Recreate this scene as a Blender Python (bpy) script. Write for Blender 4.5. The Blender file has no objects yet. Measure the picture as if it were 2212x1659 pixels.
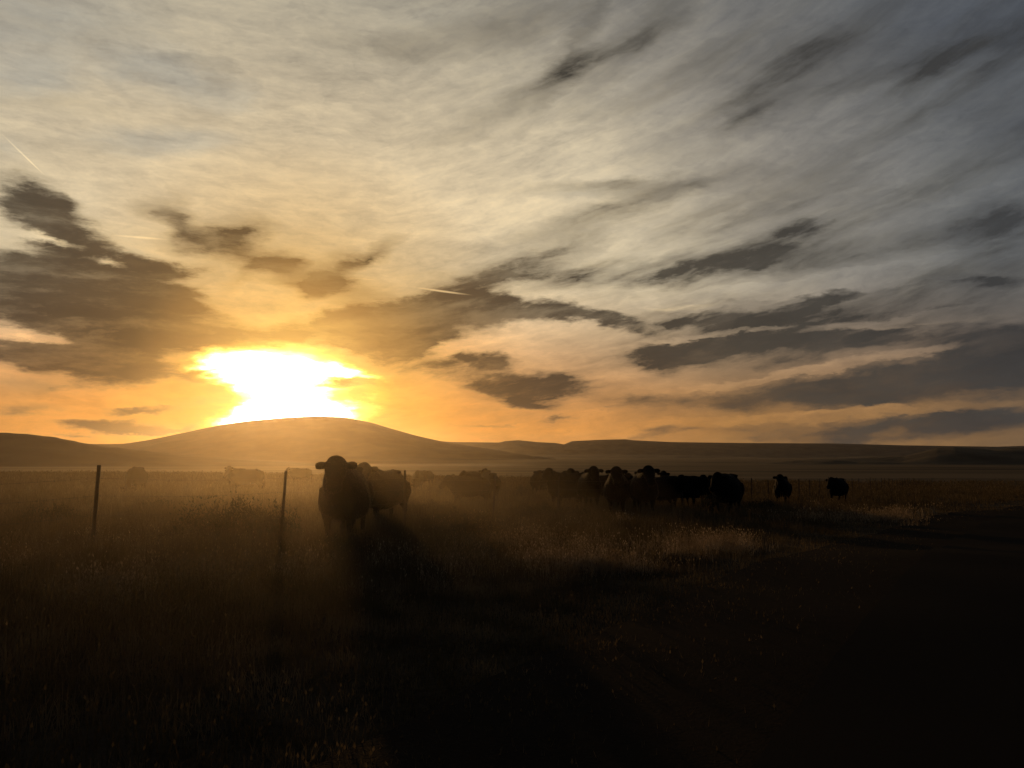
import bpy, math, random
import numpy as np
from mathutils import Vector, Matrix, noise as mnoise
R = math.radians
random.seed(7); rng = np.random.default_rng(11)
scn = bpy.context.scene
COL = scn.collection

# ---------------------------------------------------------------- camera
F = 1770.0                                   # focal length in units of a 2212 x 1659 picture
PITCH = math.atan((985 - 829.5) / F)
CAM = Vector((0, 0, 0))
cd = bpy.data.cameras.new('camera'); cam = bpy.data.objects.new('camera', cd); COL.objects.link(cam)
cd.sensor_width = 36.0; cd.lens = 36.0 * F / 2212.0
cd.clip_start = 0.1; cd.clip_end = 40000
cam.location = CAM; cam.rotation_euler = (R(90) + PITCH, 0, 0)
scn.camera = cam

def direction(px, py):
    x = (px - 1106) / F; y = (829.5 - py) / F
    d = Vector((x, math.cos(PITCH) - y * math.sin(PITCH), math.sin(PITCH) + y * math.cos(PITCH)))
    return d.normalized()

def azel(px, py):
    d = direction(px, py)
    return math.atan2(d.x, d.y), math.asin(d.z)

def s2l(c):
    return tuple(((v / 255) / 12.92 if v / 255 <= 0.04045 else ((v / 255 + 0.055) / 1.055) ** 2.4) for v in c)

# ---------------------------------------------------------------- sun, exposure
SAZ, SEL = azel(628, 838)
sd = bpy.data.lights.new('sun', 'SUN'); so = bpy.data.objects.new('sun', sd); COL.objects.link(so)
sd.energy = 1.25; sd.angle = R(0.6); sd.color = (1.0, 0.52, 0.16)
sundir = Vector((math.sin(SAZ) * math.cos(SEL), math.cos(SAZ) * math.cos(SEL), math.sin(SEL)))
so.rotation_euler = sundir.to_track_quat('Z', 'Y').to_euler()
so.location = (0, 0, 50)
scn.view_settings.view_transform = 'Standard'; scn.view_settings.look = 'None'
scn.view_settings.exposure = 0; scn.view_settings.gamma = 1
scn.cycles.use_denoising = True
try: scn.cycles.denoiser = 'OPENIMAGEDENOISE'
except Exception: pass
scn.cycles.max_bounces = 6; scn.cycles.diffuse_bounces = 2; scn.cycles.volume_bounces = 0
scn.cycles.transparent_max_bounces = 8
scn.cycles.sample_clamp_indirect = 4

# ---------------------------------------------------------------- world: evening sky with cloud decks
W = bpy.data.worlds.new('World'); scn.world = W; W.use_nodes = True
nt = W.node_tree; N = nt.nodes; L = nt.links
for n in list(N): N.remove(n)

class NT:
    """small helper for wiring nodes"""
    def __init__(s, tree): s.t = tree
    def n(s, typ, **kw):
        nd = s.t.nodes.new(typ)
        for k, v in kw.items(): setattr(nd, k, v)
        return nd
    def put(s, sock, v):
        if isinstance(v, bpy.types.NodeSocket): s.t.links.new(v, sock)
        elif v is not None: sock.default_value = v
    def math(s, op, a, b=None, c=None, clamp=False):
        nd = s.n('ShaderNodeMath', operation=op, use_clamp=clamp)
        for i, v in enumerate((a, b, c)): s.put(nd.inputs[i], v) if v is not None else None
        return nd.outputs[0]
    def vmath(s, op, a, b=None):
        nd = s.n('ShaderNodeVectorMath', operation=op)
        s.put(nd.inputs[0], a)
        if b is not None: s.put(nd.inputs[1], b)
        return nd.outputs['Value'] if op in ('DOT_PRODUCT', 'LENGTH') else nd.outputs['Vector']
    def noise(s, vec, scale, detail=4, rough=.55, dist=0.0, color=False):
        nd = s.n('ShaderNodeTexNoise')
        s.put(nd.inputs['Vector'], vec); nd.inputs['Scale'].default_value = scale
        nd.inputs['Detail'].default_value = detail; nd.inputs['Roughness'].default_value = rough
        nd.inputs['Distortion'].default_value = dist
        return nd.outputs['Color' if color else 'Fac']
    def mapping(s, vec, loc=(0,0,0), rot=(0,0,0), scale=(1,1,1), typ='POINT'):
        nd = s.n('ShaderNodeMapping', vector_type=typ)
        s.put(nd.inputs['Vector'], vec)
        nd.inputs['Location'].default_value = loc; nd.inputs['Rotation'].default_value = rot
        nd.inputs['Scale'].default_value = scale
        return nd.outputs[0]
    def rng(s, v, a, b, c=0., d=1., typ='SMOOTHSTEP'):
        nd = s.n('ShaderNodeMapRange', interpolation_type=typ)
        s.put(nd.inputs['Value'], v)
        for k, x in zip(('From Min', 'From Max', 'To Min', 'To Max'), (a, b, c, d)): nd.inputs[k].default_value = x
        return nd.outputs['Result']
    def ramp(s, v, stops, interp='LINEAR'):
        nd = s.n('ShaderNodeValToRGB'); cr = nd.color_ramp; cr.interpolation = interp
        while len(cr.elements) < len(stops): cr.elements.new(0.5)
        for e, (p, c) in zip(cr.elements, stops):
            e.position = p; e.color = (*c[:3], 1)
        s.put(nd.inputs[0], v)
        return nd.outputs[0]
    def mix(s, f, a, b, mode='MIX'):
        nd = s.n('ShaderNodeMix', data_type='RGBA', blend_type=mode)
        s.put(nd.inputs[0], f); s.put(nd.inputs[6], a if not isinstance(a, tuple) else (*a[:3], 1))
        s.put(nd.inputs[7], b if not isinstance(b, tuple) else (*b[:3], 1))
        return nd.outputs[2]

w = NT(nt)
tc = w.n('ShaderNodeTexCoord').outputs['Generated']
sep = w.n('ShaderNodeSeparateXYZ'); w.put(sep.inputs[0], tc)
X, Y, Z = sep.outputs
az = w.math('ARCTAN2', X, Y)
el = w.math('ARCSINE', Z)
cmb = w.n('ShaderNodeCombineXYZ'); w.put(cmb.inputs[0], az); w.put(cmb.inputs[1], el)
AE = cmb.outputs[0]
theta = w.math('MULTIPLY', w.math('ARCCOSINE', w.math('MINIMUM', w.vmath('DOT_PRODUCT', tc, tuple(sundir)), 0.99999)), 180 / math.pi / 60.0)  # 0..1 = 0..60 deg, >1 beyond

# ripples that shred the cloud edges, drawn out along the streets of cloud
wn = w.noise(w.mapping(AE, scale=(7, 20, 1)), 1.0, 7, .66, color=True)
wv = w.vmath('MULTIPLY', w.vmath('SUBTRACT', wn, (.5, .5, .5)), (.10, .042, 0))
AEw = w.vmath('ADD', AE, wv)
wn2 = w.noise(w.mapping(AE, loc=(3, 1, 0), scale=(9, 30, 1)), 2.4, 3, .6, color=True)
wv2 = w.vmath('MULTIPLY', w.vmath('SUBTRACT', wn2, (.5, .5, .5)), (.03, .012, 0))
AEw = w.vmath('ADD', AEw, wv2)

def blobs(vec, lst, typ='SPHERICAL'):
    acc = None
    for (cx, cy, rx, ry, ang, amp) in lst:
        a0, e0 = azel(cx, cy)
        ax, ex = azel(cx + 10, cy); ay, ey = azel(cx, cy - 10)
        sx = math.hypot(ax - a0, ex - e0) / 10; sy = math.hypot(ay - a0, ey - e0) / 10
        tilt = math.atan2(ex - e0, ax - a0)
        m = w.mapping(vec, loc=(a0, e0, 0), rot=(0, 0, R(ang) + tilt), scale=(rx * sx, ry * sy, 1), typ='TEXTURE')
        g = w.n('ShaderNodeTexGradient', gradient_type=typ); w.put(g.inputs[0], m)
        acc = w.math('MULTIPLY', g.outputs['Fac'], amp) if acc is None else w.math('MULTIPLY_ADD', g.outputs['Fac'], amp, acc)
    return acc

GAP = [(225,562,100,12,-10,.55),(60,724,130,18,-4,1.1),(90,520,110,10,-12,.5),(560,640,120,60,0,.6),(440,760,90,20,10,.4),(1130,735,230,40,8,1.0),(1560,720,200,9,5,.5),(1750,802,400,13,9,1.0),(1950,692,350,15,8,.7),
 (1650,622,420,20,8,.7),(1800,897,480,13,3,.8),(1480,661,120,12,1,1.0),(2050,590,260,22,7,.6),(330,855,260,24,0,.5),(1320,800,120,30,8,.5),(700,655,90,26,0,.3),(1380,330,300,60,10,.4)]
DARK = [
 (60,430,150,70,-25,.7),(120,485,180,75,-25,1.0),(50,600,340,120,-5,1.0),(200,635,310,115,-8,1.2),(370,640,130,60,-10,.6),
 (350,577,140,30,-8,.9),(180,725,380,75,-3,.9),(60,770,190,42,-3,.9),(260,790,280,62,-4,1.0),(470,705,240,60,0,.55),(500,780,130,40,15,.35),
 (515,503,60,28,8,.35),(690,600,80,34,25,.3),(650,725,260,62,0,.50),
 (800,705,200,80,0,.8),(900,690,240,80,5,1.0),(1010,662,200,42,-3,1.0),(880,755,150,75,-10,.9),(1170,680,220,34,-4,.9),(1310,692,170,26,-8,.9),
 (995,768,36,22,0,.9),(1058,778,75,34,0,1.3),(1040,818,150,36,-10,.8),(1160,835,190,40,3,1.4),(1150,877,85,18,-3,1.0),(1210,907,60,10,8,.8),(1050,918,110,8,4,.5),
 (730,826,75,20,5,.9),(470,818,80,28,8,.9),(430,868,130,22,3,.7),(250,916,150,20,2,1.3),(300,887,100,12,0,.9),(370,917,110,7,5,1.0),(150,940,60,8,0,.6),
 (90,830,110,14,0,.4),(60,878,140,20,0,.4),
  (1735,487,90,34,5,.8),(1900,545,420,36,10,.35),(2170,470,170,60,8,.7),(1720,440,250,30,14,.3),
 (1170,555,260,36,20,.40),(1100,605,270,32,8,.40),(1400,595,280,34,5,.45),(980,600,190,26,-3,.35),(1280,470,300,22,16,.3),(1350,400,260,20,3,.3),
 (1560,690,160,26,0,1.1),(1720,652,190,30,16,1.0),(1650,735,380,58,8,.85),(1440,775,200,46,15,.7),(1960,735,330,38,4,.9),(1700,780,280,26,10,.6),
 (1800,848,420,50,3,1.0),(2060,818,420,80,8,1.1),(2220,760,260,85,8,.9),(1560,870,150,30,0,.5),(1375,872,150,34,-5,.8),
 (1900,928,440,28,3,.7),(2120,905,260,28,2,.7),(1480,932,230,16,5,.5),(1780,948,320,13,2,.4),(2140,612,100,28,0,.6),(1900,620,260,14,10,.35),(2050,660,240,12,8,.3),
]
SOFT = [(345,462,80,34,-20,.75),(395,480,80,56,-60,.75),(420,520,100,34,0,.5),(512,505,95,46,10,.9),(545,556,130,38,-8,.8),(600,578,75,46,20,.8),(520,605,80,30,40,.6),(690,596,130,56,25,1.0),(745,622,140,42,-8,.8),(790,550,120,26,25,.8),
 (1240,110,210,50,57,.5),(1130,215,280,46,24,.5),(1380,100,260,50,38,.4),(1850,110,500,110,8,.45),(1960,145,300,46,20,.6),(1650,230,200,70,20,.5),(1590,262,170,36,25,.5),
 (1720,505,330,70,12,.32),(1850,548,420,44,12,.55),(2150,480,260,80,8,.6),(1480,395,250,44,8,.4),(1250,480,330,34,16,.5),(1170,560,300,46,20,.55),(1080,605,320,38,6,.55),(1400,590,330,38,8,.5),(1650,560,300,30,10,.5),
 (850,110,200,40,-5,.3),(1050,60,260,70,10,.5),(1280,410,200,28,2,.4),(680,720,330,90,0,.5),(330,700,420,150,-5,.5),(1640,740,480,130,10,.5),(1950,830,560,130,8,.45),(1900,920,560,46,4,.4),(1100,810,260,80,-4,.4),(2180,230,240,260,60,.4),
 (560,560,240,90,-15,.25),(1420,900,200,30,6,.35)]
BLUE = [(60,60,500,170,0,.7),(1000,30,400,80,0,.35),(380,165,190,90,-10,.9),(340,310,260,50,0,1.1),(60,170,160,70,0,.6),(520,220,120,60,0,.4),(30,330,70,60,0,.5),(780,480,160,25,0,.35),(1250,425,160,25,0,.4),
        (30,835,140,45,0,.9),(150,820,160,18,6,.4),(60,885,120,25,0,.7),(250,545,90,20,0,.6),(2100,610,200,40,0,.3),(2050,60,500,160,0,.4)]
LIGHT = [(1480,661,120,9,1,1.0),(1240,295,330,110,5,.45),(1000,470,420,110,4,.35),(1130,680,40,10,0,.0),(380,105,220,40,-6,.5),(620,250,260,60,-5,.3),
         (1080,735,220,50,8,.55),(30,725,60,26,0,.8),(120,520,110,14,-14,.9),(270,562,70,9,-5,.9),(1500,600,380,16,6,.25),(2100,585,260,22,7,.45),(1800,790,420,10,8,.5),
         (2000,700,400,12,6,.5),(1750,895,350,10,3,.5),(1500,400,600,30,12,.15),(950,190,220,60,0,.2),(1800,300,280,20,14,.2)]
CONTRAIL = [(50,334,80,2.6,-49.5,1.3),(305,513,78,4.0,-5,1.0),(955,629,82,3.6,-7.5,1.0),(790,603,50,2.5,-5,.5)]
HOLE = [(596,800,210,76,-3,1.3),(625,858,150,88,-10,1.2),(605,900,180,40,0,1.2),(470,800,60,14,12,-.8),(480,850,60,18,5,-.6),(740,828,70,14,5,-.9),(790,865,70,70,0,.30),(520,782,120,36,-12,1.1),(740,800,110,22,-8,.9),(560,905,170,32,8,1.2),(700,890,140,30,-5,.9),(460,800,70,20,0,.5)]

BAND = [(1750,760,900,330,6,1.5),(1900,480,800,260,14,1.2),(1300,560,480,150,10,1.0),(1900,130,900,260,12,1.2),(1250,130,400,220,40,.8),(150,700,450,280,0,.7),(620,560,330,120,0,.35),(1250,860,600,130,5,.7),(100,200,500,250,0,.35)]
# a fan of streets: level on the left, rising to the right and steeper overhead
azr = w.math('MAXIMUM', w.math('ADD', az, .15), 0.0)
vfan = w.math('SUBTRACT', el, w.math('MULTIPLY', azr, w.math('MULTIPLY_ADD', el, .46, .09)))
fc = w.n('ShaderNodeCombineXYZ'); w.put(fc.inputs[0], az); w.put(fc.inputs[1], vfan)
FAN = w.vmath('ADD', fc.outputs[0], w.vmath('MULTIPLY', wv, (.5, .38, 0)))
nz = w.noise(w.mapping(FAN, scale=(10, 38, 1)), 1.0, 9, .68)
fine = w.noise(w.mapping(FAN, loc=(2, 7, 0), scale=(20, 84, 1)), 1.0, 8, .70)
S1 = w.noise(w.mapping(FAN, loc=(1.7, 3.1, 0), scale=(3.0, 21, 1)), 1.0, 7, .58)
nbig = w.noise(w.mapping(AEw, loc=(5, 2, 0), scale=(3.6, 11, 1)), 1.0, 6, .6)
gap = blobs(AEw, GAP)
dsum = w.math('MAXIMUM', w.math('SUBTRACT', blobs(AEw, DARK), w.math('MULTIPLY', gap, 1.3)), 0.0)
mott = w.noise(w.mapping(AEw, rot=(0, 0, R(25)), scale=(38, 75, 1)), 1.0, 6, .62)
edge = w.math('MULTIPLY', w.rng(dsum, 0, .35), w.math('MULTIPLY_ADD', nz, 1.5, w.math('MULTIPLY_ADD', fine, .7, -1.1)))
dd = w.math('ADD', dsum, edge)
dark = w.rng(dd, -.02, .84)
dark = w.math('MULTIPLY', dark, w.rng(w.math('MULTIPLY_ADD', nbig, .5, w.math('MULTIPLY', fine, .5)), .34, .52, .84, 1.0))
soft = w.math('MULTIPLY', w.math('MAXIMUM', w.math('SUBTRACT', blobs(AEw, SOFT), gap), 0.0), w.math('MULTIPLY_ADD', S1, .75, w.math('MULTIPLY_ADD', fine, .75, .18)))
band = w.math('MINIMUM', blobs(AE, BAND), 1.0)
st = w.rng(S1, .42, .68, 0, 1)
st = w.math('MULTIPLY', w.math('MULTIPLY', st, band), w.math('MULTIPLY_ADD', fine, 1.5, .2), clamp=True)
dark = w.math('MAXIMUM', dark, w.math('ADD', w.math('MULTIPLY', dark, .55), w.math('MULTIPLY_ADD', st, .7, soft)), clamp=True)
dark = w.math('MULTIPLY', dark, w.rng(w.math('MULTIPLY_ADD', S1, .5, w.math('MULTIPLY', nz, .5)), .36, .54, .80, 1.0))
lit = w.math('MULTIPLY_ADD', fine, .85, w.math('MULTIPLY_ADD', S1, .7, w.math('MULTIPLY_ADD', nbig, .8, w.math('MULTIPLY_ADD', nz, .65, w.math('MULTIPLY_ADD', mott, .55, -1.775)))))   # about 0 +- .25

low = w.ramp(theta, [(0, s2l((255,215,120))), (.10, s2l((244,172,70))), (.20, s2l((236,158,74))), (.34, s2l((222,155,85))), (.5, s2l((170,126,78))), (.68, s2l((150,116,80))), (.85, s2l((100,86,74))), (1., s2l((62,60,62)))])
high = w.ramp(theta, [(0, s2l((228,184,106))), (.12, s2l((218,180,118))), (.28, s2l((228,207,168))), (.42, s2l((218,202,170))), (.52, s2l((180,170,150))), (.62, s2l((150,145,134))), (.75, s2l((122,123,121))), (.88, s2l((92,98,105))), (1., s2l((58,66,76)))])
low = w.mix(1.0, low, (1.0, .94, .80), 'MULTIPLY')
elf = w.rng(el, R(1.5), R(13))
base = w.mix(elf, low, high)
# the open air between the clouds
sky = w.n('ShaderNodeTexSky', sky_type='NISHITA'); sky.sun_disc = False
sky.sun_elevation = SEL; sky.sun_rotation = SAZ; sky.altitude = 1500; sky.air_density = 1.0; sky.dust_density = 1.5
blue = blobs(AEw, BLUE)
bl = w.rng(w.math('MULTIPLY', blue, w.math('MULTIPLY_ADD', nz, 1.6, .2)), .05, .9, 0, .62)
base = w.mix(1.0, base, w.ramp(w.math('ADD', w.math('MULTIPLY', lit, .9), .5), [(.1, (.62,.63,.66)), (.42, (.90,.90,.91)), (.62, (1.07,1.06,1.04)), (.9, (1.30,1.26,1.18))]), 'MULTIPLY')
base = w.mix(1.0, base, w.ramp(el, [(.14, (1,1,1)), (.30, (.93,.93,.95)), (.42, (.74,.76,.82)), (.6, (.5,.54,.62))]), 'MULTIPLY')
bluecol = w.mix(1.0, base, (.70, .80, .98), 'MULTIPLY')
base = w.mix(bl, base, bluecol)
lt = w.rng(w.math('MULTIPLY', blobs(AEw, LIGHT), w.math('MULTIPLY_ADD', nz, 1.4, .3)), .05, 1.0, 0, 1.0)
base = w.mix(lt, base, w.mix(1.0, base, (1.42, 1.38, 1.28), 'MULTIPLY'))
dcol = w.ramp(theta, [(0, s2l((205,150,70))), (.10, s2l((150,112,64))), (.17, s2l((76,61,43))), (.26, s2l((60,51,41))), (.38, s2l((58,53,46))), (.55, s2l((62,59,54))), (.75, s2l((56,56,56))), (1., s2l((48,52,58)))])
dcol = w.mix(1.0, dcol, w.ramp(w.math('MULTIPLY_ADD', nbig, .6, w.math('MULTIPLY', nz, .5)), [(.36, (.66,.67,.70)), (.55, (.98,.98,.98)), (.75, (1.42,1.38,1.30))]), 'MULTIPLY')
body = w.mix(w.math('MULTIPLY', dark, .96), base, dcol)
ct = w.rng(blobs(AE, CONTRAIL), .1, .9, 0, .6)
body = w.mix(ct, body, w.mix(1.0, base, (1.5, 1.45, 1.3), 'MULTIPLY'))
rim = w.math('MULTIPLY', w.math('MULTIPLY', dark, w.math('SUBTRACT', 1.0, dark)), 4.0)
body = w.mix(rim, body, w.mix(1.0, body, w.ramp(theta, [(0, (.30,.18,.04)), (.12, (.10,.06,.015)), (.3, (.035,.03,.018)), (.5, (0,0,0))]), 'ADD'))
# thin lining where the deck is frayed, strongest toward the sun
hsum = blobs(AEw, HOLE)
hh = w.math('MULTIPLY', hsum, w.math('MULTIPLY_ADD', nz, 1.0, .5))
hot = w.ramp(w.math('MULTIPLY', hh, .5), [(0, (0,0,0)), (.05, (.05,.02,.0)), (.13, (.30,.16,.01)), (.24, (.85,.62,.12)), (.36, (1.5,1.3,.7)), (.6, (4,3.8,3)), (.9, (8,7.4,6))])
glow = w.ramp(theta, [(0, (.55,.34,.08)), (.05, (.30,.17,.035)), (.11, (.09,.042,.005)), (.2, (.015,.006,0)), (.36, (0,0,0))])
tot = w.mix(1.0, w.mix(1.0, body, hot, 'ADD'), glow, 'ADD')
# ground-ward half and the far side of the sky stay dim
bg1 = w.n('ShaderNodeBackground'); w.put(bg1.inputs[0], tot); w.put(bg1.inputs[1], w.rng(Y, .35, -.7, 1.0, .42))
bg2 = w.n('ShaderNodeBackground'); w.put(bg2.inputs[0], sky.outputs[0]); bg2.inputs[1].default_value = 0.0
ad = w.n('ShaderNodeAddShader'); w.put(ad.inputs[0], bg1.outputs[0]); w.put(ad.inputs[1], bg2.outputs[0])
out = w.n('ShaderNodeOutputWorld'); w.put(out.inputs[0], bg1.outputs[0])
W.cycles.sampling_method = 'MANUAL'; W.cycles.sample_map_resolution = 512
NISHITA = (bg2, ad, out)

# ================================================================ helpers
def material(name, color, rough=.85, spec=.2, noise=None, sheen=0, translucent=0, bump=None):
    m = bpy.data.materials.new(name); m.use_nodes = True
    h = NT(m.node_tree); b = m.node_tree.nodes['Principled BSDF']
    b.inputs['Roughness'].default_value = rough
    b.inputs['Specular IOR Level'].default_value = spec
    b.inputs['Sheen Weight'].default_value = sheen
    b.inputs['Sheen Roughness'].default_value = .35
    if noise:
        c2, sc, lo, hi = noise
        co = h.n('ShaderNodeTexCoord').outputs['Object']
        f = h.noise(co, sc, 5, .6)
        h.put(b.inputs['Base Color'], h.mix(h.rng(f, lo, hi), color, c2))
    else:
        b.inputs['Base Color'].default_value = (*color, 1)
    if bump:
        co = h.n('ShaderNodeTexCoord').outputs['Object']
        bn = h.n('ShaderNodeBump'); bn.inputs['Strength'].default_value = bump[1]; bn.inputs['Distance'].default_value = bump[2]
        h.put(bn.inputs['Height'], h.noise(co, bump[0], 4, .6)); h.put(b.inputs['Normal'], bn.outputs[0])
    if translucent:
        tr = h.n('ShaderNodeBsdfTranslucent')
        col = b.inputs['Base Color']
        if col.is_linked: h.put(tr.inputs[0], col.links[0].from_socket)
        else: tr.inputs[0].default_value = (*color, 1)
        mx = h.n('ShaderNodeMixShader'); mx.inputs[0].default_value = translucent
        h.put(mx.inputs[1], b.outputs[0]); h.put(mx.inputs[2], tr.outputs[0])
        h.put(m.node_tree.nodes['Material Output'].inputs[0], mx.outputs[0])
    return m

def mesh_np(name, verts, faces, mats, smooth=True):
    """faces: an (n, 3) or (n, 4) array, or a list of such arrays"""
    me = bpy.data.meshes.new(name)
    fs = faces if isinstance(faces, list) else [faces]
    verts = np.asarray(verts, dtype=np.float32).reshape(-1, 3)
    loops = np.concatenate([f.ravel() for f in fs]).astype(np.int32)
    tot = np.concatenate([np.full(len(f), f.shape[1]) for f in fs])
    start = np.concatenate([[0], np.cumsum(tot)[:-1]]).astype(np.int32)
    me.vertices.add(len(verts)); me.vertices.foreach_set('co', verts.ravel())
    me.loops.add(len(loops)); me.loops.foreach_set('vertex_index', loops)
    me.polygons.add(len(tot)); me.polygons.foreach_set('loop_start', start)
    me.update(calc_edges=True)
    me.polygons.foreach_set('use_smooth', np.full(len(tot), smooth))
    me.validate()
    for m in (mats if isinstance(mats, (list, tuple)) else [mats]): me.materials.append(m)
    return me

def link(name, data, parent=None, loc=(0,0,0), rot=(0,0,0), scale=1):
    o = bpy.data.objects.new(name, data); COL.objects.link(o)
    o.location = loc; o.rotation_euler = rot
    o.scale = (scale,) * 3 if not isinstance(scale, tuple) else scale
    if parent: o.parent = parent
    return o

def tag(o, label=None, cat=None, group=None, kind=None):
    if label: o['label'] = label
    if cat: o['category'] = cat
    if group: o['group'] = group
    if kind: o['kind'] = kind
    return o

def grid_faces(nu, nv):
    i = np.arange(nu - 1)[:, None] * nv + np.arange(nv - 1)[None, :]
    i = i.ravel()
    return np.stack([i, i + nv, i + nv + 1, i + 1], 1)

# ================================================================ terrain
PY = np.array([-200, 0, 5, 11, 13, 18, 27, 40, 70, 86, 150, 300, 1000, 1500, 3000, 9000, 20000.])
PZ = np.array([-1.5, -1.5, -1.45, -1.43, -1.50, -1.62, -1.78, -2.15, -2.65, -2.95, -4.2, -6.5, -13, -18, -20, -20, -20.])
def sstep(v, a, b):
    t = np.clip((v - a) / (b - a), 0, 1); return t * t * (3 - 2 * t)
def bumps(x, y):
    return (.05 * np.sin(x * 1.1 + 1.3 * np.sin(y * .7)) * np.sin(y * .9 + .6 * x) + .03 * np.sin(x * 2.7 + y * 1.9 + 2) * np.sin(y * 2.3 - x * .8)
            + .12 * np.sin(x * .21 + 1) * np.sin(y * .17 + .4))
def tz(x, y):
    x = np.asarray(x, float); y = np.asarray(y, float)
    z = np.interp(y, PY, PZ)
    z = z - .016 * np.clip(x, -60, 60) * sstep(y, 5, 20) * (1 - sstep(y, 110, 300))
    return z + bumps(x, y) * .6 * (1 - sstep(y, 60, 200))
RA = R(31)                                          # the verge and the fence run off at this bearing
def bend(al): return .0022 * np.clip(al - 12, 0, 90) ** 2 + .40 * np.maximum(al - 102, 0)   # the road swings away to the right
def verge(x, y): return y * math.sin(RA) - x * math.cos(RA) + bend(x * math.sin(RA) + y * math.cos(RA))   # metres beyond the camera, square to the fence

def at(px, y, dz=0.0):
    x = (px - 1106) / F * y / (math.cos(PITCH) + (985 - 829.5) / F * math.sin(PITCH)) * 1.0
    return Vector((x, y, float(tz(x, y)) + dz))

gm = bpy.data.materials.new('ground_soil'); gm.use_nodes = True
h = NT(gm.node_tree); b = gm.node_tree.nodes['Principled BSDF']
co = h.n('ShaderNodeTexCoord').outputs['Object']
n1 = h.noise(co, 1.3, 6, .65); n2 = h.noise(h.mapping(co, scale=(.004, .012, 1)), 1.0, 5, .6); n3 = h.noise(co, 14, 4, .6)
c = h.mix(h.rng(n1, .35, .65), (.022, .016, .010), (.060, .043, .026))
c = h.mix(h.rng(n3, .45, .75, 0, .5), c, (.09, .066, .040))
sp = h.n('ShaderNodeSeparateXYZ'); h.put(sp.inputs[0], co)
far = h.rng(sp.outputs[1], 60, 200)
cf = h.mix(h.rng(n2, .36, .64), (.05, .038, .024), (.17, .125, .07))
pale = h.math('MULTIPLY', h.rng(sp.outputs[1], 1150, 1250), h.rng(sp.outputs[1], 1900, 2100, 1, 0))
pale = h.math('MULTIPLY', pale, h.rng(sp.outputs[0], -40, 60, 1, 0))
cf = h.mix(pale, cf, (.42, .33, .20))  # sunlit strip across the far left field, put into the colour
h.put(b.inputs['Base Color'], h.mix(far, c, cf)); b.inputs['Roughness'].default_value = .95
b.inputs['Specular IOR Level'].default_value = .02
bn = h.n('ShaderNodeBump'); bn.inputs['Strength'].default_value = .6; bn.inputs['Distance'].default_value = .010
h.put(bn.inputs['Height'], h.noise(co, 22, 5, .65)); h.put(b.inputs['Normal'], bn.outputs[0])

yy = np.concatenate([np.linspace(-60, 0, 13), np.geomspace(.5, 13000, 330)])
tt = np.linspace(-1.6, 1.6, 360)
hw = np.maximum(np.abs(yy), 0) + 60
GX = tt[None, :] * hw[:, None]; GY = np.repeat(yy[:, None], len(tt), 1)
GV = np.stack([GX, GY, tz(GX, GY)], -1).reshape(-1, 3)
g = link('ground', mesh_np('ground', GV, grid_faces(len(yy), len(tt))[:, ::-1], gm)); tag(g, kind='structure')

# the road the picture was taken from: worn asphalt with a gravel shoulder, running off to the right
rd = material('worn_asphalt', (.018, .016, .014), .95, .007, noise=((.018, .016, .014), 2.2, .4, .65), bump=(90, .6, .004))
gv = material('shoulder_gravel', (.022, .018, .014), .95, .007, noise=((.026, .020, .015), 9, .4, .65), bump=(45, .9, .01))
def strip(name, v0, v1, lift, mat, nv_=10):
    al = np.concatenate([np.linspace(-60, 60, 160), np.linspace(62, 420, 90)]); vv_ = np.linspace(v0, v1, nv_)
    A, Bv = np.meshgrid(al, vv_, indexing='ij')
    Bv = Bv - bend(A)
    x = A * math.sin(RA) - Bv * math.cos(RA); y = A * math.cos(RA) + Bv * math.sin(RA)
    V = np.stack([x, y, tz(x, y) + lift], -1).reshape(-1, 3)
    o = link(name, mesh_np(name, V, grid_faces(len(al), nv_)[:, ::-1], mat)); tag(o, kind='structure'); return o
strip('road', -7.5, 1.0, .10, rd, 26)
strip('gravel_shoulder', .9, 2.7, .05, gv, 10)

# ---------------------------------------------------------------- hills
hm = material('hill_scrub', (.045, .036, .024), .95, .05, noise=((.10, .078, .046), .006, .35, .65))
def ridge(name, pts, D, W, base, rough=.0, fine=.0, nx=260, mat=hm):
    px = np.linspace(pts[0][0], pts[-1][0], nx)
    top = np.interp(px, [p[0] for p in pts], [p[1] for p in pts])
    if nx < 400: k = np.ones(5) / 5; top[2:-2] = np.convolve(top, k, 'valid')
    ztop = (985 - top) / F * D
    x0 = (px - 1106) / F * D
    s = np.linspace(-1, 1, 41)
    V = []
    for i in range(nx):
        for sj in s:
            y = D + sj * W * (1.0 if sj < 0 else .8)
            bell = (0.5 + 0.5 * math.cos(math.pi * sj)) ** .8
            x = x0[i] * y / D
            z = base + (ztop[i] - base) * bell
            p = Vector((x * .004, y * .004, 0))
            gully = mnoise.fractal(p, 1.0, 2.0, 4) * rough * (1 - bell) * bell * 4
            z += gully + mnoise.noise(Vector((x * .05, y * .05, 3))) * fine * bell
            V.append((x, y, z))
    o = link(name, mesh_np(name, V, grid_faces(nx, len(s)), mat)); tag(o, kind='structure')
    return o
ridge('hill', [(-350,982),(100,968),(180,960),(270,959),(330,950),(400,935),(470,920),(540,910),(620,903),(690,900),(745,903),(800,913),(840,925),(900,942),(960,955),(1010,963),(1060,970),(1120,980),(1200,992)], 5200, 1500, -24, 16)
ridge('hill', [(-600,930),(-350,915),(-100,925),(0,935),(60,938),(120,945),(180,957),(220,963),(300,972),(400,983),(500,990),(620,997),(720,1006)], 1500, 420, -20, 5, 1.1, 700)
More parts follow.
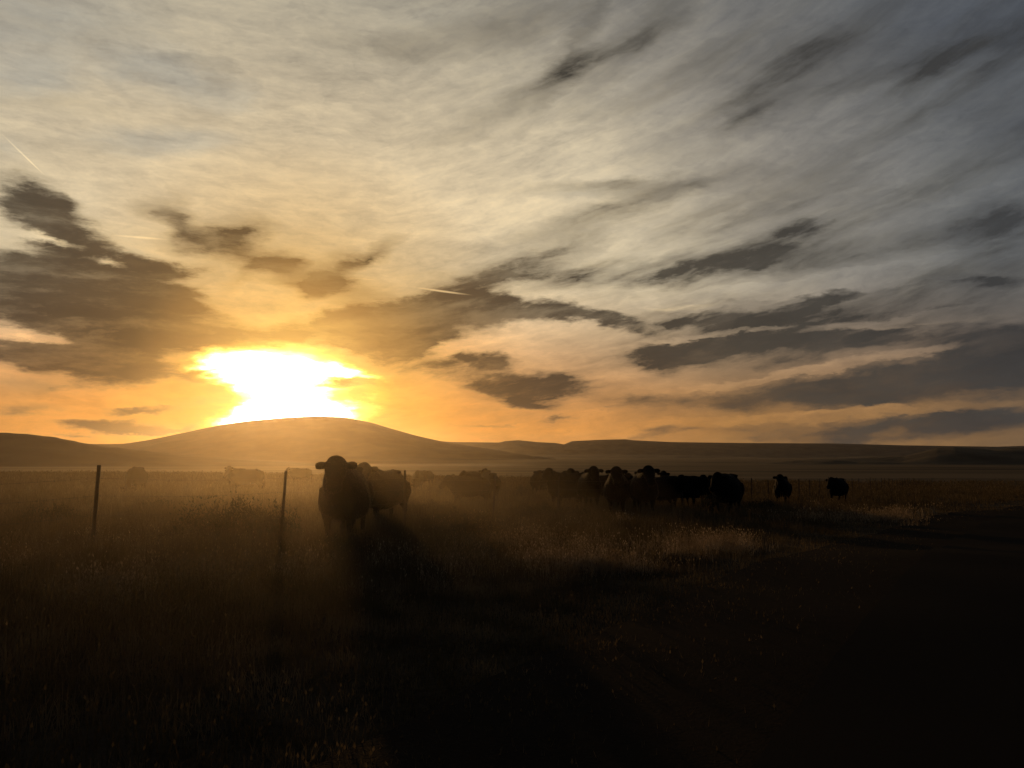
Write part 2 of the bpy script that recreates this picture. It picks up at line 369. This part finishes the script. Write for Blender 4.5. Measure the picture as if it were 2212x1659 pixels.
ridge('mesa', [(-900,960),(-300,966),(150,958),(270,960),(500,965),(800,962),(900,950),(980,955),(1080,956),(1090,953),(1120,951),(1160,955),(1200,957),(1218,960),(1235,953),(1300,950),(1350,949),(1365,951),(1450,955),(1600,957),(1800,958),(1950,962),(2150,965),(2250,962),(2600,955),(3000,960)], 10500, 1300, -24, 20, 0, 900)
ridge('hill', [(850,1004),(1000,985),(1300,982),(1500,984),(1700,990),(1850,986),(2000,984),(2100,982),(2300,980),(2700,985),(3000,990)], 7800, 1000, -24, 8)
ridge('hill', [(1600,1004),(1750,992),(1850,989),(1950,985),(1990,976),(2020,968),(2060,966),(2100,969),(2140,972),(2180,968),(2212,966),(2400,955),(2600,957),(2900,970)], 2200, 500, -21, 8, .8, 400)

# ================================================================ cattle
def tube(path, seg=14, box=1.0, taper=0.0):
    """path: (x, y, z, half_width, half_height); a closed lofted limb"""
    P = [Vector(p[:3]) for p in path]; V = []; n = len(P)
    for i, p in enumerate(P):
        t = (P[min(i + 1, n - 1)] - P[max(i - 1, 0)]).normalized()
        side = Vector((0, 1, 0)); side = (side - t * side.dot(t))
        if side.length < .3: side = Vector((1, 0, 0)) - t * t.x
        side.normalize(); up = t.cross(side).normalized()
        for k in range(seg):
            a = 2 * math.pi * k / seg
            ca, sa = math.cos(a), math.sin(a)
            V.append(p + side * math.copysign(abs(ca) ** box, ca) * path[i][3] * (1 - taper * sa * (1 if up.z > 0 else -1)) + up * math.copysign(abs(sa) ** box, sa) * path[i][4])
    Fc = []
    for i in range(n - 1):
        for k in range(seg):
            Fc.append((i * seg + k, i * seg + (k + 1) % seg, (i + 1) * seg + (k + 1) % seg, (i + 1) * seg + k))
    t0 = (P[1] - P[0]).normalized() * min(path[0][3], path[0][4]) * .5; t1 = (P[-1] - P[-2]).normalized() * min(path[-1][3], path[-1][4]) * .5
    a = len(V); V.append(P[0] - t0); V.append(P[-1] + t1)
    for k in range(seg):
        Fc.append((a, (k + 1) % seg, k)); Fc.append((a + 1, (n - 1) * seg + k, (n - 1) * seg + (k + 1) % seg))
    return V, Fc

cow_mat = material('black_hide', (.011, .009, .008),   .85, .025, noise=((.018, .013, .010), 3, .4, .7), sheen=0, bump=(26, .25, .006))
coat_mat = material('black_hair', (.034, .023, .015), .5, .3)
_t = coat_mat.node_tree; _h = NT(_t); _b = _t.nodes['Principled BSDF']
_b.inputs['Base Color'].default_value = (.010, .007, .005, 1)
_g = _h.n('ShaderNodeBsdfAnisotropic'); _g.inputs['Color'].default_value = (.75, .55, .38, 1); _g.inputs['Roughness'].default_value = .38
_m = _h.n('ShaderNodeMixShader'); _m.inputs[0].default_value = .16
_h.put(_m.inputs[1], _b.outputs[0]); _h.put(_m.inputs[2], _g.outputs[0]); _h.put(_t.nodes['Material Output'].inputs[0], _m.outputs[0])
eye_mat = material('dark_eye', (.01, .008, .007), .15, .6)

def cow_body(name, head_yaw=0., neck_up=0., nose_down=38., graze=False, stride=0., tail=0., voxel=.026, fat=1.0):
    parts = []
    fw = fat
    parts.append([(-.92,0,1.10,.09*fw,.10),(-.86,0,1.06,.21*fw,.24),(-.72,0,1.01,.29*fw,.34),(-.5,0,.965,.33*fw,.39),(-.2,0,.92,.37*fw,.43),(.1,0,.90,.40*fw,.45),
                  (.35,0,.92,.37*fw,.43),(.55,0,.93,.33*fw,.41),(.72,0,.93,.27*fw,.37),(.86,0,.95,.19*fw,.25),(.95,0,.93,.11*fw,.15)])
    hy = R(head_yaw)
    if graze:
        nb = [(.60,0,1.06,.22,.30),(.80,0,.98,.21,.29),(1.0,.0,.80,.17,.25),(1.16,math.sin(hy)*.06,.60,.15,.20),(1.26,math.sin(hy)*.12,.44,.13,.16)]
        poll = Vector((1.28, math.sin(hy) * .14, .42)); nose_down = 72
    else:
        nb = [(.48,0,1.06,.27,.34),(.68,0,1.10 + neck_up*.2,.25,.34),(.82,math.sin(hy)*.06,1.15 + neck_up*.5,.23,.31),(.92,math.sin(hy)*.14,1.23 + neck_up*.8,.20,.27),(.99,math.sin(hy)*.2,1.30 + neck_up,.175,.20)]
        poll = Vector((1.01 - (1 - math.cos(hy)) * .1, math.sin(hy) * .22, 1.40 + neck_up))
    parts.append(nb)
    d = Vector((math.cos(hy) * math.cos(R(nose_down)), math.sin(hy) * math.cos(R(nose_down)), -math.sin(R(nose_down))))
    side = Vector((-math.sin(hy), math.cos(hy), 0)); up = d.cross(side) * -1
    if up.z < 0: up = -up
    HS = 1.22
    def hp(a, s=0., u=0.): v = poll + (d * a + side * s + up * u) * HS; return (v.x, v.y, v.z)
    def hd(a, s_, u, rw, rh): return (*hp(a, s_, u), rw * HS, rh * HS)
    parts.append([hd(-.10,0,-.02,.09,.08),hd(-.05,0,.0,.128,.115),hd(.03,0,.0,.142,.132),hd(.12,0,0,.140,.128),hd(.22,0,-.01,.115,.112),hd(.31,0,-.02,.092,.095),hd(.39,0,-.02,.104,.090),hd(.45,0,-.02,.086,.068)])
    parts.append([hd(-.03,0,.06,.095,.07),hd(-.07,0,.085,.075,.055)])
    for s in (-1, 1):
        # ears held out, a little below the poll and slightly drooping, broad in the middle
        parts.append([hd(.0,s*.08,.0,.028,.045),hd(.005,s*.135,.004,.030,.036),hd(.01,s*.18,.006,.036,.056),hd(.02,s*.225,.006,.036,.060),hd(.03,s*.262,.006,.026,.042)])
        st = stride * s
        parts.append([(.55,s*.20*fw,1.0,.13,.20),(.56,s*.22*fw,.78,.12,.18),(.55,s*.205,.62,.095,.125),(.56 + st*.06,s*.19,.49,.068,.082),(.58 + st*.10,s*.18,.40,.056,.060),(.58 + st*.13,s*.18,.28,.042,.046),(.58 + st*.16,s*.18,.14,.045,.050),(.61 + st*.17,s*.18,.07,.05,.06),(.62 + st*.17,s*.18,.0,.062,.065)])
        parts.append([(-.62,s*.20*fw,1.05,.15,.24),(-.62,s*.23*fw,.86,.17,.27),(-.62,s*.22*fw,.70,.13,.21),(-.69 - st*.04,s*.20,.57,.085,.125),(-.77 - st*.08,s*.18,.48,.052,.075),(-.77 - st*.10,s*.18,.38,.045,.054),(-.745 - st*.10,s*.18,.22,.042,.046),(-.73 - st*.10,s*.18,.12,.046,.052),(-.70 - st*.10,s*.18,.06,.05,.06),(-.69 - st*.10,s*.18,.0,.060,.065)])
    parts.append([(-.86,0,1.24,.035,.035),(-.94,tail*.05,1.12,.030,.03),(-.97,tail*.12,.9,.026,.026),(-.96,tail*.18,.68,.026,.026),(-.95,tail*.2,.52,.045,.045),(-.95,tail*.2,.38,.04,.04),(-.95,tail*.2,.30,.02,.02)])
    parts.append([(.80,0,.86,.07,.10),(.72,0,.70,.06,.10),(.60,0,.60,.05,.06)])      # brisket
    parts.append([(-.52,-.2,1.30,.04,.045),(-.50,0,1.335,.06,.05),(-.52,.2,1.30,.04,.045)])
    parts.append([(.45,0,1.33,.06,.05),(.30,0,1.36,.10,.05),(.1,0,1.34,.08,.04)])
    if not graze: parts.append([(.80,0,.80,.04,.10),(.90,0,.95,.035,.10),(.98,math.sin(hy)*.12,1.10 + neck_up*.6,.035,.09)])
    me = bpy.data.meshes.new(name); V = []; Fc = []
    for p in parts:
        v, f = tube(p, 20 if p is parts[0] else 14, .86 if p is parts[0] else 1.0, .34 if p is parts[0] else .0); o = len(V); V += v; Fc += [tuple(i + o for i in q) for q in f]
    me.from_pydata([tuple(v) for v in V], [], Fc); me.update()
    o = link(name, me)
    m = o.modifiers.new('r', 'REMESH'); m.mode = 'VOXEL'; m.voxel_size = voxel; m.use_smooth_shade = True
    m = o.modifiers.new('s', 'SMOOTH'); m.iterations = 5; m.factor = .5
    bpy.context.view_layer.update()
    ev = o.evaluated_get(bpy.context.evaluated_depsgraph_get())
    new = bpy.data.meshes.new_from_object(ev); new.name = name
    bpy.data.objects.remove(o); bpy.data.meshes.remove(me)
    new.materials.clear(); new.materials.append(cow_mat)
    new.polygons.foreach_set('use_smooth', np.ones(len(new.polygons), bool))
    # coarse, uneven coat
    n = len(new.vertices); cov = np.empty(n * 3, np.float32); new.vertices.foreach_get('co', cov); cov = cov.reshape(-1, 3)
    no = np.empty(n * 3, np.float32); new.vertices.foreach_get('normal', no); no = no.reshape(-1, 3)
    cov += no * (.004 * np.sin(cov[:, 0:1] * 17 + 3 * np.sin(cov[:, 2:3] * 9)) * np.sin(cov[:, 2:3] * 14 + cov[:, 1:2] * 11))
    new.vertices.foreach_set('co', cov.ravel()); new.update()
    eyes = [hp(.13, s * .112, .045) for s in (-1, 1)]
    return new, eyes, cov, no

def coat_mesh(name, cov, no, count, length=.022):
    idx = rng.integers(0, len(cov), count)
    p = cov[idx] + rng.normal(0, .008, (count, 3)); nn = no[idx]
    dr = nn * .45 + np.array([-.5, 0, -.75]) * rng.uniform(.5, 1.3, (count, 1)) + rng.normal(0, .22, (count, 3))
    dr /= np.linalg.norm(dr, axis=1, keepdims=True)
    ln = length * rng.uniform(.5, 1.4, (count, 1))
    sd_ = np.cross(dr, rng.normal(0, 1, (count, 3))); sd_ /= np.linalg.norm(sd_, axis=1, keepdims=True) + 1e-6
    wv_ = .0013
    V = np.stack([p - sd_ * wv_ - nn * .006, p + sd_ * wv_ - nn * .006, p + dr * ln], 1).reshape(-1, 3)
    Fc = np.arange(count * 3).reshape(-1, 3)
    return mesh_np(name, V, Fc, coat_mat, False)

def eye_mesh():
    bm_v = []; Fc = []; n, m = 8, 6; r = .019
    for i in range(m + 1):
        for k in range(n):
            a = math.pi * i / m; b_ = 2 * math.pi * k / n
            bm_v.append((r * math.sin(a) * math.cos(b_), r * math.sin(a) * math.sin(b_), r * math.cos(a)))
    return mesh_np('eye', bm_v, grid_faces(m + 1, n), eye_mat)
EYE = eye_mesh()

PROTO = {}
def proto(key, coat=0, **kw):
    me, eyes, cov, no = cow_body('cow', **kw)
    PROTO[key] = (me, eyes, coat_mesh('coat', cov, no, coat) if coat else None)
proto('front', coat=26000, head_yaw=6, neck_up=.0, nose_down=40, voxel=.022, fat=1.0)
proto('second', coat=30000, head_yaw=30, neck_up=.0, nose_down=26, tail=.6)
proto('watch', coat=16000, head_yaw=4, neck_up=.02, nose_down=42, stride=.3)
proto('watch_low', coat=16000, head_yaw=-14, neck_up=-.10, nose_down=46, stride=-.4)
proto('turned', head_yaw=30, neck_up=-.10, nose_down=44, stride=.5, fat=1.05)
proto('graze', graze=True, head_yaw=20, stride=.4)

def cow(px, y, heading, key, scale, label, parts=False, lift=0.):
    me, eyes, coat = PROTO[key]
    p = at(px, y); p.z += -.02 + lift
    hh_ = R(heading) + math.atan2(p.x, p.y)
    rz = math.atan2(-math.cos(hh_), -math.sin(hh_))
    o = link('cow', me, None, p, (0, 0, rz), scale)
    tag(o, label, 'cow', 'black cattle standing in the pasture')
    if parts:
        if coat: link('coat', coat, o)
        for e in eyes: link('eye', EYE, o, e)
    return o

COWS = [
 (748, 13.4, 10,   'front', .95, 'nearest cow facing us with ears held out and gold rim light on its side', 1),
 (826, 18.6, 30,  'second', .97, 'second nearest cow standing half hidden behind the nearest one, beside a fence post', 1),
 (296, 41, 18,    'graze', 1.0, 'lone cow grazing with head down between the two leftmost fence posts', 0),
 (535, 46, 74,    'turned', 1.0, 'hazy cow side on at the left of the glow, largest of the two there', 0),
 (512, 54, 30,    'watch', .95, 'faint cow just behind the hazy side on cow in the glow', 0),
 (650, 71, 88,    'turned', 1.0, 'far square bodied cow right above the fence post in the sun glow', 0),
 (903, 53, 176,   'graze', 1.0, 'small far cow with rounded rump right of the third fence post', 0),
 (921, 66, 150,   'graze', .95, 'very faint cow peeping out behind the small far rounded one', 0),
 (1016, 31, 66,   'watch_low', .86, 'cow side on with head out to the left, close to the fourth fence post', 1),
 (1059, 39, 165,  'watch', .96, 'dark cow seen from behind at the top of the fourth fence post', 0),
 (1034, 48, 120,  'turned', .95, 'paler distant cow between the side on cow and the fourth post', 0),
 (1164, 43, 188,  'graze', 1.02, 'single round grazing cow alone just left of the big herd', 0),
 (1226, 30, 42,   'watch', 1.0, 'leftmost cow of the big herd with one ear against the field', 1),
 (1248, 32, 16,   'watch', 1.0, 'second cow from the left edge of the big herd', 0),
 (1272, 29, -8,   'watch', 1.03, 'herd cow with a high rounded head, third from the left edge', 1),
 (1306, 33.5, -78,'turned', .95, 'herd cow side on whose flat back fills the gap left of the two tall ones', 0),
 (1332, 26.0, 2,  'front', 1.03, 'left one of the two tallest herd cows facing us with ears wide', 1),
 (1389, 25.4, -7, 'front', 1.04, 'right one of the two tallest herd cows, its head the highest of all', 1),
 (1424, 29.5, -55,'watch_low', .95, 'herd cow half hidden at the right shoulder of the highest headed one', 1),
 (1435, 43, 4,    'watch', 1.0, 'paler head of a distant cow above the backs in the middle of the herd', 0),
 (1466, 32, -82,  'watch_low', .92, 'brownish side on cow with level back in the right half of the herd', 0),
 (1502, 33, 60,   'watch_low', .90, 'herd cow behind the round dark shrub with its head to the left', 0),
 (1534, 34, 24,   'watch_low', .88, 'small herd cow tucked in left of the broad cow at the right end', 0),
 (1570, 26, 13,   'watch_low', 1.0, 'broad rounded cow closing the right end of the big herd', 1),
 (1688, 37, 6,   'watch', .95, 'lone cow between two thin fence posts right of the herd', 0),
 (1808, 43, 14,   'watch_low', 1.0, 'rightmost cow, alone and small far out in the field', 0),
]
for c_ in COWS: cow(*c_[:6], parts=bool(c_[6]))

# ================================================================ fence
steel = material('dark_steel', (.035, .030, .026), .6, .4, noise=((.07, .05, .035), 9, .4, .7))
wire_m = material('rusty_wire', (.05, .038, .03), .6, .4)
def post_mesh(hgt=1.62):
    V = []; Fc = []
    def box(x0, x1, y0, y1, z0, z1):
        o = len(V)
        V.extend([(x, y, z) for z in (z0, z1) for x, y in ((x0, y0), (x1, y0), (x1, y1), (x0, y1))])
        Fc.extend([(o, o+3, o+2, o+1), (o+4, o+5, o+6, o+7)] + [(o+i, o+(i+1) % 4, o+4+(i+1) % 4, o+4+i) for i in range(4)])
    box(-.024, .024, -.005, .005, -.35, hgt - .35); box(-.004, .004, .0052, .034, -.35, hgt - .352)
    z = -.1
    while z < hgt - .42:
        box(-.009, .009, -.013, -.0052, z, z + .02); z += .055
    return mesh_np('post', V, np.array(Fc), steel, False)
PM = post_mesh()
fx = lambda n: (-5.67 + 1.736 * n, 11.2 + 2.895 * n)
fence = link('barbed_wire_fence', None, None, (fx(0)[0], fx(0)[1], float(tz(*fx(0)))))
tag(fence, 'low wire fence on thin steel posts running between us and the cattle', 'fence')
fo = fence.location.copy()
tops = {}
for n in range(-3, 46):
    x, y = fx(n); x += rng.normal(0, .05) * (n > 3); z = float(tz(x, y))
    lean = {0: (-.01, .035), 1: (0, .055), 2: (0, -.01), 3: (0, .05), 10: (0, .03)}.get(n, (rng.normal(0, .03), rng.normal(0, .035)))
    sc = {0: 1.02, 1: .98, 2: 1.0, 3: .97}.get(n, rng.uniform(.92, 1.04))
    link('post', PM, fence, Vector((x, y, z)) - fo, (lean[0], lean[1], RA + rng.normal(0, .3)), (1.0, 1.0, sc))
    tops[n] = (x, y, z, lean)
def strand(hz):
    V = []; Fc = []; r = .0021
    pts = []
    ks = sorted(tops)
    for a_, b_ in zip(ks[:-1], ks[1:]):
        A, B = tops[a_], tops[b_]
        for s in np.linspace(0, 1, 9)[:-1]:
            sag = -.035 * 4 * s * (1 - s)
            pts.append(Vector((A[0] + (B[0]-A[0]) * s + hz * A[3][1] * (1-s) + hz * B[3][1] * s, A[1] + (B[1]-A[1]) * s - .012, A[2] + (B[2]-A[2]) * s + hz + sag)) - fo)
    for i, p in enumerate(pts):
        t = (pts[min(i+1, len(pts)-1)] - pts[max(i-1, 0)]).normalized(); s_ = t.cross(Vector((0,0,1))).normalized(); u_ = s_.cross(t)
        for k in range(4): V.append(p + (s_ * math.cos(k*math.pi/2) + u_ * math.sin(k*math.pi/2)) * r)
    for i in range(len(pts) - 1):
        for k in range(4): Fc.append((i*4+k, i*4+(k+1) % 4, (i+1)*4+(k+1) % 4, (i+1)*4+k))
        # barbs
        for q in (.15, .65):
            p = pts[i].lerp(pts[i+1], q); o = len(V)
            for e in (Vector((0,.002,.009)), Vector((.007,0,-.008)), Vector((-.007,0,.007)), Vector((0,-.002,-.009))): V.append(p + e)
            Fc.append((o, o+2, o+3, o+1))
    link('wire', mesh_np('wire', [tuple(v) for v in V], np.array(Fc), wire_m, False), fence)
for hz in (.35, .62, .88, 1.12): strand(hz)

# ================================================================ grass, weeds, shrubs
grass_m = material('dry_grass', (.075, .058, .030), .8, .15, noise=((.20, .15, .085), 1.6, .42, .68), translucent=.3)
pale_m = material('pale_lit_dry_grass', (.24, .18, .11), .8, .12, noise=((.54, .43, .29), 3.5, .45, .68), translucent=.3)  # paler than the pasture grass, so lit patches show by colour
shrub_m = material('sage_leaf', (.030, .032, .018), .8, .15, noise=((.055, .052, .030), 3, .4, .65), translucent=.15)

def blades(px_, py_, hgt, wid, lean=.35, heads=None):
    n = len(px_); z = tz(px_, py_) - .02
    az_ = rng.uniform(0, 2 * math.pi, n); ln = np.abs(rng.normal(0, lean, n)) * hgt
    dx, dy = np.cos(az_) * ln, np.sin(az_) * ln
    fa = rng.uniform(-.9, .9, n); wx, wy = np.cos(fa) * wid, np.sin(fa) * wid
    def pt(f, k, s): return np.stack([px_ + dx * f * f + wx * s * k, py_ + dy * f * f + wy * s * k, z + hgt * f * (1 - .12 * f * (ln / np.maximum(hgt, .01)))], 1)
    V = np.stack([pt(0, 1, -1), pt(0, 1, 1), pt(.55, .75, -1), pt(.55, .75, 1), pt(1, .2, 0)], 1)
    o = np.arange(n)[:, None] * 5
    Q = o + np.array([[0, 1, 3, 2]]); T = o + np.array([[2, 3, 4]])
    Vs = V.reshape(-1, 3); fs = [Q, T]
    if heads is not None:
        hs = heads
        base = V[:, 4]
        up_ = np.stack([dx, dy, hgt], 1); up_ /= np.linalg.norm(up_, axis=1, keepdims=True)
        hl = (hs * 5)[:, None]
        c0 = base - up_ * hl * .3
        sx = np.stack([np.cos(fa), np.sin(fa), 0 * fa], 1) * hs[:, None] * 1.2
        H = np.stack([c0, c0 + up_ * hl * .4 + sx, c0 + up_ * hl, c0 + up_ * hl * .4 - sx], 1).reshape(-1, 3)
        o2 = len(Vs) + np.arange(n)[:, None] * 4
        Vs = np.concatenate([Vs, H]); fs = [Q, T, o2 + np.array([[0, 1, 2, 3]])]
    return Vs, fs

def clumped(n_cl, per, ymin, ymax, amin=-36, amax=36, spread=.12):
    y = np.exp(rng.uniform(math.log(ymin), math.log(ymax), n_cl))
    a = np.tan(np.radians(rng.uniform(amin, amax, n_cl))); x = a * y
    k = rng.integers(per // 2, per * 3 // 2, n_cl)
    s = spread * (1 + y / 14)
    X_ = np.repeat(x, k) + rng.normal(0, 1, k.sum()) * np.repeat(s, k)
    Y_ = np.repeat(y, k) + rng.normal(0, 1, k.sum()) * np.repeat(s, k)
    hc = np.repeat(rng.uniform(.6, 1.25, n_cl), k)
    return X_, Y_, hc

# rough pasture beyond the verge
X_, Y_, hc = clumped(17000, 22, 3.0, 170, -40, 40)
vg = verge(X_, Y_)
patch = .5 + .5 * np.sin(X_ * .55 + 1.7 * np.sin(Y_ * .31)) * np.sin(Y_ * .45 + .8)
tall = .09 + .41 * sstep(vg, 2.6, 8.0) * (.55 + .6 * patch)
keep = rng.uniform(0, 1, len(X_)) < (.0 + .45 * sstep(vg, .9, 2.2) + .55 * sstep(vg, 1.8, 3.2)) * (.35 + .65 * sstep(Y_, 4, 9))
X_, Y_, hc, tall = X_[keep], Y_[keep], hc[keep], tall[keep]
hgt = tall * hc * rng.uniform(.55, 1.15, len(X_))
wid = .0028 * np.maximum(1, Y_ / 9)
V_, F_ = blades(X_, Y_, hgt, wid, .4, heads=np.where(rng.uniform(0, 1, len(X_)) < .12, .006, .0006) * np.maximum(1, Y_ / 14))
gr = link('grass', mesh_np('grass', V_, F_, grass_m, False)); tag(gr, 'rough dry pasture grass reaching up around the legs of the cattle', 'grass', kind='stuff')

# pale, seeding grass: drifts along the verge, light on the lit patches put into its paler colour
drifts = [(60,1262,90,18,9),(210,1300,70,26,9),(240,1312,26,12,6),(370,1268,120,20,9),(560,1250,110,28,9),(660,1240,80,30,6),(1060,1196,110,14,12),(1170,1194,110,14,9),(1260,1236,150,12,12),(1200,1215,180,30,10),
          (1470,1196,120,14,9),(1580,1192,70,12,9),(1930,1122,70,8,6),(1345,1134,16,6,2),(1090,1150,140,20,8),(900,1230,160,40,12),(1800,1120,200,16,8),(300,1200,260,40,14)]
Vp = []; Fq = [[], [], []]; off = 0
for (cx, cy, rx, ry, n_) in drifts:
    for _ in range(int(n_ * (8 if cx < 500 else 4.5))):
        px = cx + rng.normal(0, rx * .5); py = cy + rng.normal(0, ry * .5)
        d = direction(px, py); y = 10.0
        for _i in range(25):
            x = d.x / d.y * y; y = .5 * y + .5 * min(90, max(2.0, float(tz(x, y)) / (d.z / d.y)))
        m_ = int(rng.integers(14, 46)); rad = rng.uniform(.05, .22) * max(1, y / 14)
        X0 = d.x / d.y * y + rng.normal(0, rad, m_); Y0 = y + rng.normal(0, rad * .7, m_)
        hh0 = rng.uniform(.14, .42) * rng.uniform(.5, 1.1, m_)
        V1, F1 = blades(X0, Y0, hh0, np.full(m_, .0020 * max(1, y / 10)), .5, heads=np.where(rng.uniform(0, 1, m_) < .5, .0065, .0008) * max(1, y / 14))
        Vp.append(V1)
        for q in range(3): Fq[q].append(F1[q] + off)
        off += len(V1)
pg = link('pale_lit_grass', mesh_np('pale_lit_grass', np.concatenate(Vp), [np.concatenate(f) for f in Fq], pale_m, False))
tag(pg, 'pale seeding grass with light put into its colour, in broken drifts along the edge of the dark verge', 'grass', kind='stuff')

def shrub(px, y, w_, h_, n, label):
    p = at(px, y); V = []; n = int(n)
    a = rng.uniform(0, 2 * math.pi, n); e = np.arccos(rng.uniform(0, 1, n)); rr = rng.uniform(.35, 1, n) ** .5
    lump = 1 + .22 * np.sin(a * 3 + rng.uniform(0, 6)) + .15 * np.sin(a * 7 + e * 5)
    c = np.stack([np.cos(a) * np.sin(e) * rr * w_ * lump, np.sin(a) * np.sin(e) * rr * w_ * lump, np.cos(e) * rr * h_ * lump + .02], 1)
    t = rng.normal(0, 1, (n, 3)); t[:, 2] = np.abs(t[:, 2]) + .6; t /= np.linalg.norm(t, axis=1, keepdims=True)
    s = np.cross(t, rng.normal(0, 1, (n, 3))); s /= np.linalg.norm(s, axis=1, keepdims=True)
    L_ = rng.uniform(.03, .07, (n, 1)) * (h_ / .5) ** .5; wd = .009 * (h_ / .5) ** .5
    V = np.stack([c - s * wd, c + s * wd, c + t * L_], 1).reshape(-1, 3)
    root = link('sagebrush', None, None, p); tag(root, label, 'shrub', 'dark sagebrush shrubs in the pasture')
    link('foliage', mesh_np('foliage', V, np.arange(n * 3).reshape(-1, 3), shrub_m, False), root)
    Vs = []; Fs = []
    for k in range(9):
        aa = k / 9 * 6.28 + rng.uniform(-.3, .3); q = Vector((math.cos(aa) * w_ * .6, math.sin(aa) * w_ * .6, h_ * .75)); m_ = q * .5 + Vector((0, 0, h_ * .12))
        v, f = tube([(0, 0, -.05, .014, .014), (*m_, .009, .009), (*q, .003, .003)], 5); o = len(Vs); Vs += v
        Fs += [tuple(i + o for i in z_) if len(z_) == 4 else (z_[0] + o, z_[1] + o, z_[2] + o, z_[2] + o) for z_ in f]
    me = bpy.data.meshes.new('stem'); me.from_pydata([tuple(v) for v in Vs], [], [tuple(dict.fromkeys(f)) for f in Fs]); me.materials.append(steel)
    link('stem', me, root)
SHRUBS = [(500,13.2,.85,.66,'broad dark sagebrush below the hazy side on cow'),(596,12.8,.45,.58,'sagebrush right at the foot of the second fence post'),
 (930,22,.7,.42,'low sagebrush right of the third fence post'),(985,18,.8,.40,'wide sagebrush between the third and fourth fence posts'),
 (1185,21,1.2,.45,'widest low sagebrush right of the fourth fence post'),(1130,37,.55,.65,'upright sagebrush beside the lone round grazing cow'),
 (1528,24.5,.42,.62,'round black sagebrush in front of the right half of the herd'),(1645,30,.7,.4,'low sagebrush right of the broad cow ending the herd'),
 (1010,14,.45,.32,'small sagebrush beside the pale tufts below the fourth post'),(340,20,.6,.4,'sagebrush in the grass below the lone grazing cow on the left'),
 (120,17,.6,.38,'sagebrush left of the leftmost fence post'),(755,10.6,.42,.36,'small sagebrush at the feet of the nearest cow')]
for s_ in SHRUBS: shrub(s_[0], s_[1], s_[2], s_[3], 2600 + 2500 * s_[2], s_[4])

# ================================================================ air: haze over the plain, dusty air added for glare round the cattle
def volume(name, me, color, dens, g_, label):
    m = bpy.data.materials.new(name); m.use_nodes = True; t = m.node_tree
    for n_ in list(t.nodes): t.nodes.remove(n_)
    o_ = t.nodes.new('ShaderNodeOutputMaterial'); v_ = t.nodes.new('ShaderNodeVolumePrincipled')
    v_.inputs['Color'].default_value = (*color, 1); v_.inputs['Density'].default_value = dens; v_.inputs['Anisotropy'].default_value = g_
    t.links.new(v_.outputs[0], o_.inputs['Volume'])
    me.materials.clear(); me.materials.append(m)
    o = link(name, me); tag(o, label, name, kind='stuff'); return o
def box_mesh(x0, x1, y0, y1, z0, z1):
    V = [(x, y, z) for z in (z0, z1) for x, y in ((x0, y0), (x1, y0), (x1, y1), (x0, y1))]
    Fb = [(0, 3, 2, 1), (4, 5, 6, 7)] + [(i, (i+1) % 4, 4+(i+1) % 4, 4+i) for i in range(4)]
    me = bpy.data.meshes.new('haze'); me.from_pydata(V, [], Fb); return me
volume('haze', box_mesh(-26000, 26000, -150, 13500, -28, 330), (.97, .90, .82), .000014, .87, 'thin evening haze over the whole plain')
# dusty air added in low mounds on the left, imitating lens glare
def puff(cx, cy, hx, hy, hz, dens, label):
    Vd = []; nu, nv = 33, 24
    for i in range(nv + 1):
        for k in range(nu):
            a = math.pi * i / nv; b_ = 2 * math.pi * k / nu
            Vd.append((cx + hx * math.sin(a) * math.cos(b_), cy + hy * math.sin(a) * math.sin(b_), -1.4 + hz * math.cos(a)))
    Fd = []
    for i in range(nv):
        for k in range(nu): Fd.append((i*nu+k, (i+1)*nu+k, (i+1)*nu+(k+1) % nu, i*nu+(k+1) % nu))
    md = bpy.data.meshes.new('glare_dust'); md.from_pydata(Vd, [], Fd); md.validate()
    volume('glare_dust', md, (.98, .86, .66), dens, .84, label)
puff(-9, 15, 11, 15, 2.9, .0021, 'dusty air added for its glow, low round the nearest cow')
puff(-13, 20, 17, 22, 3.6, .0006, 'thinner dusty air added over the cattle on the left to soften the glare')
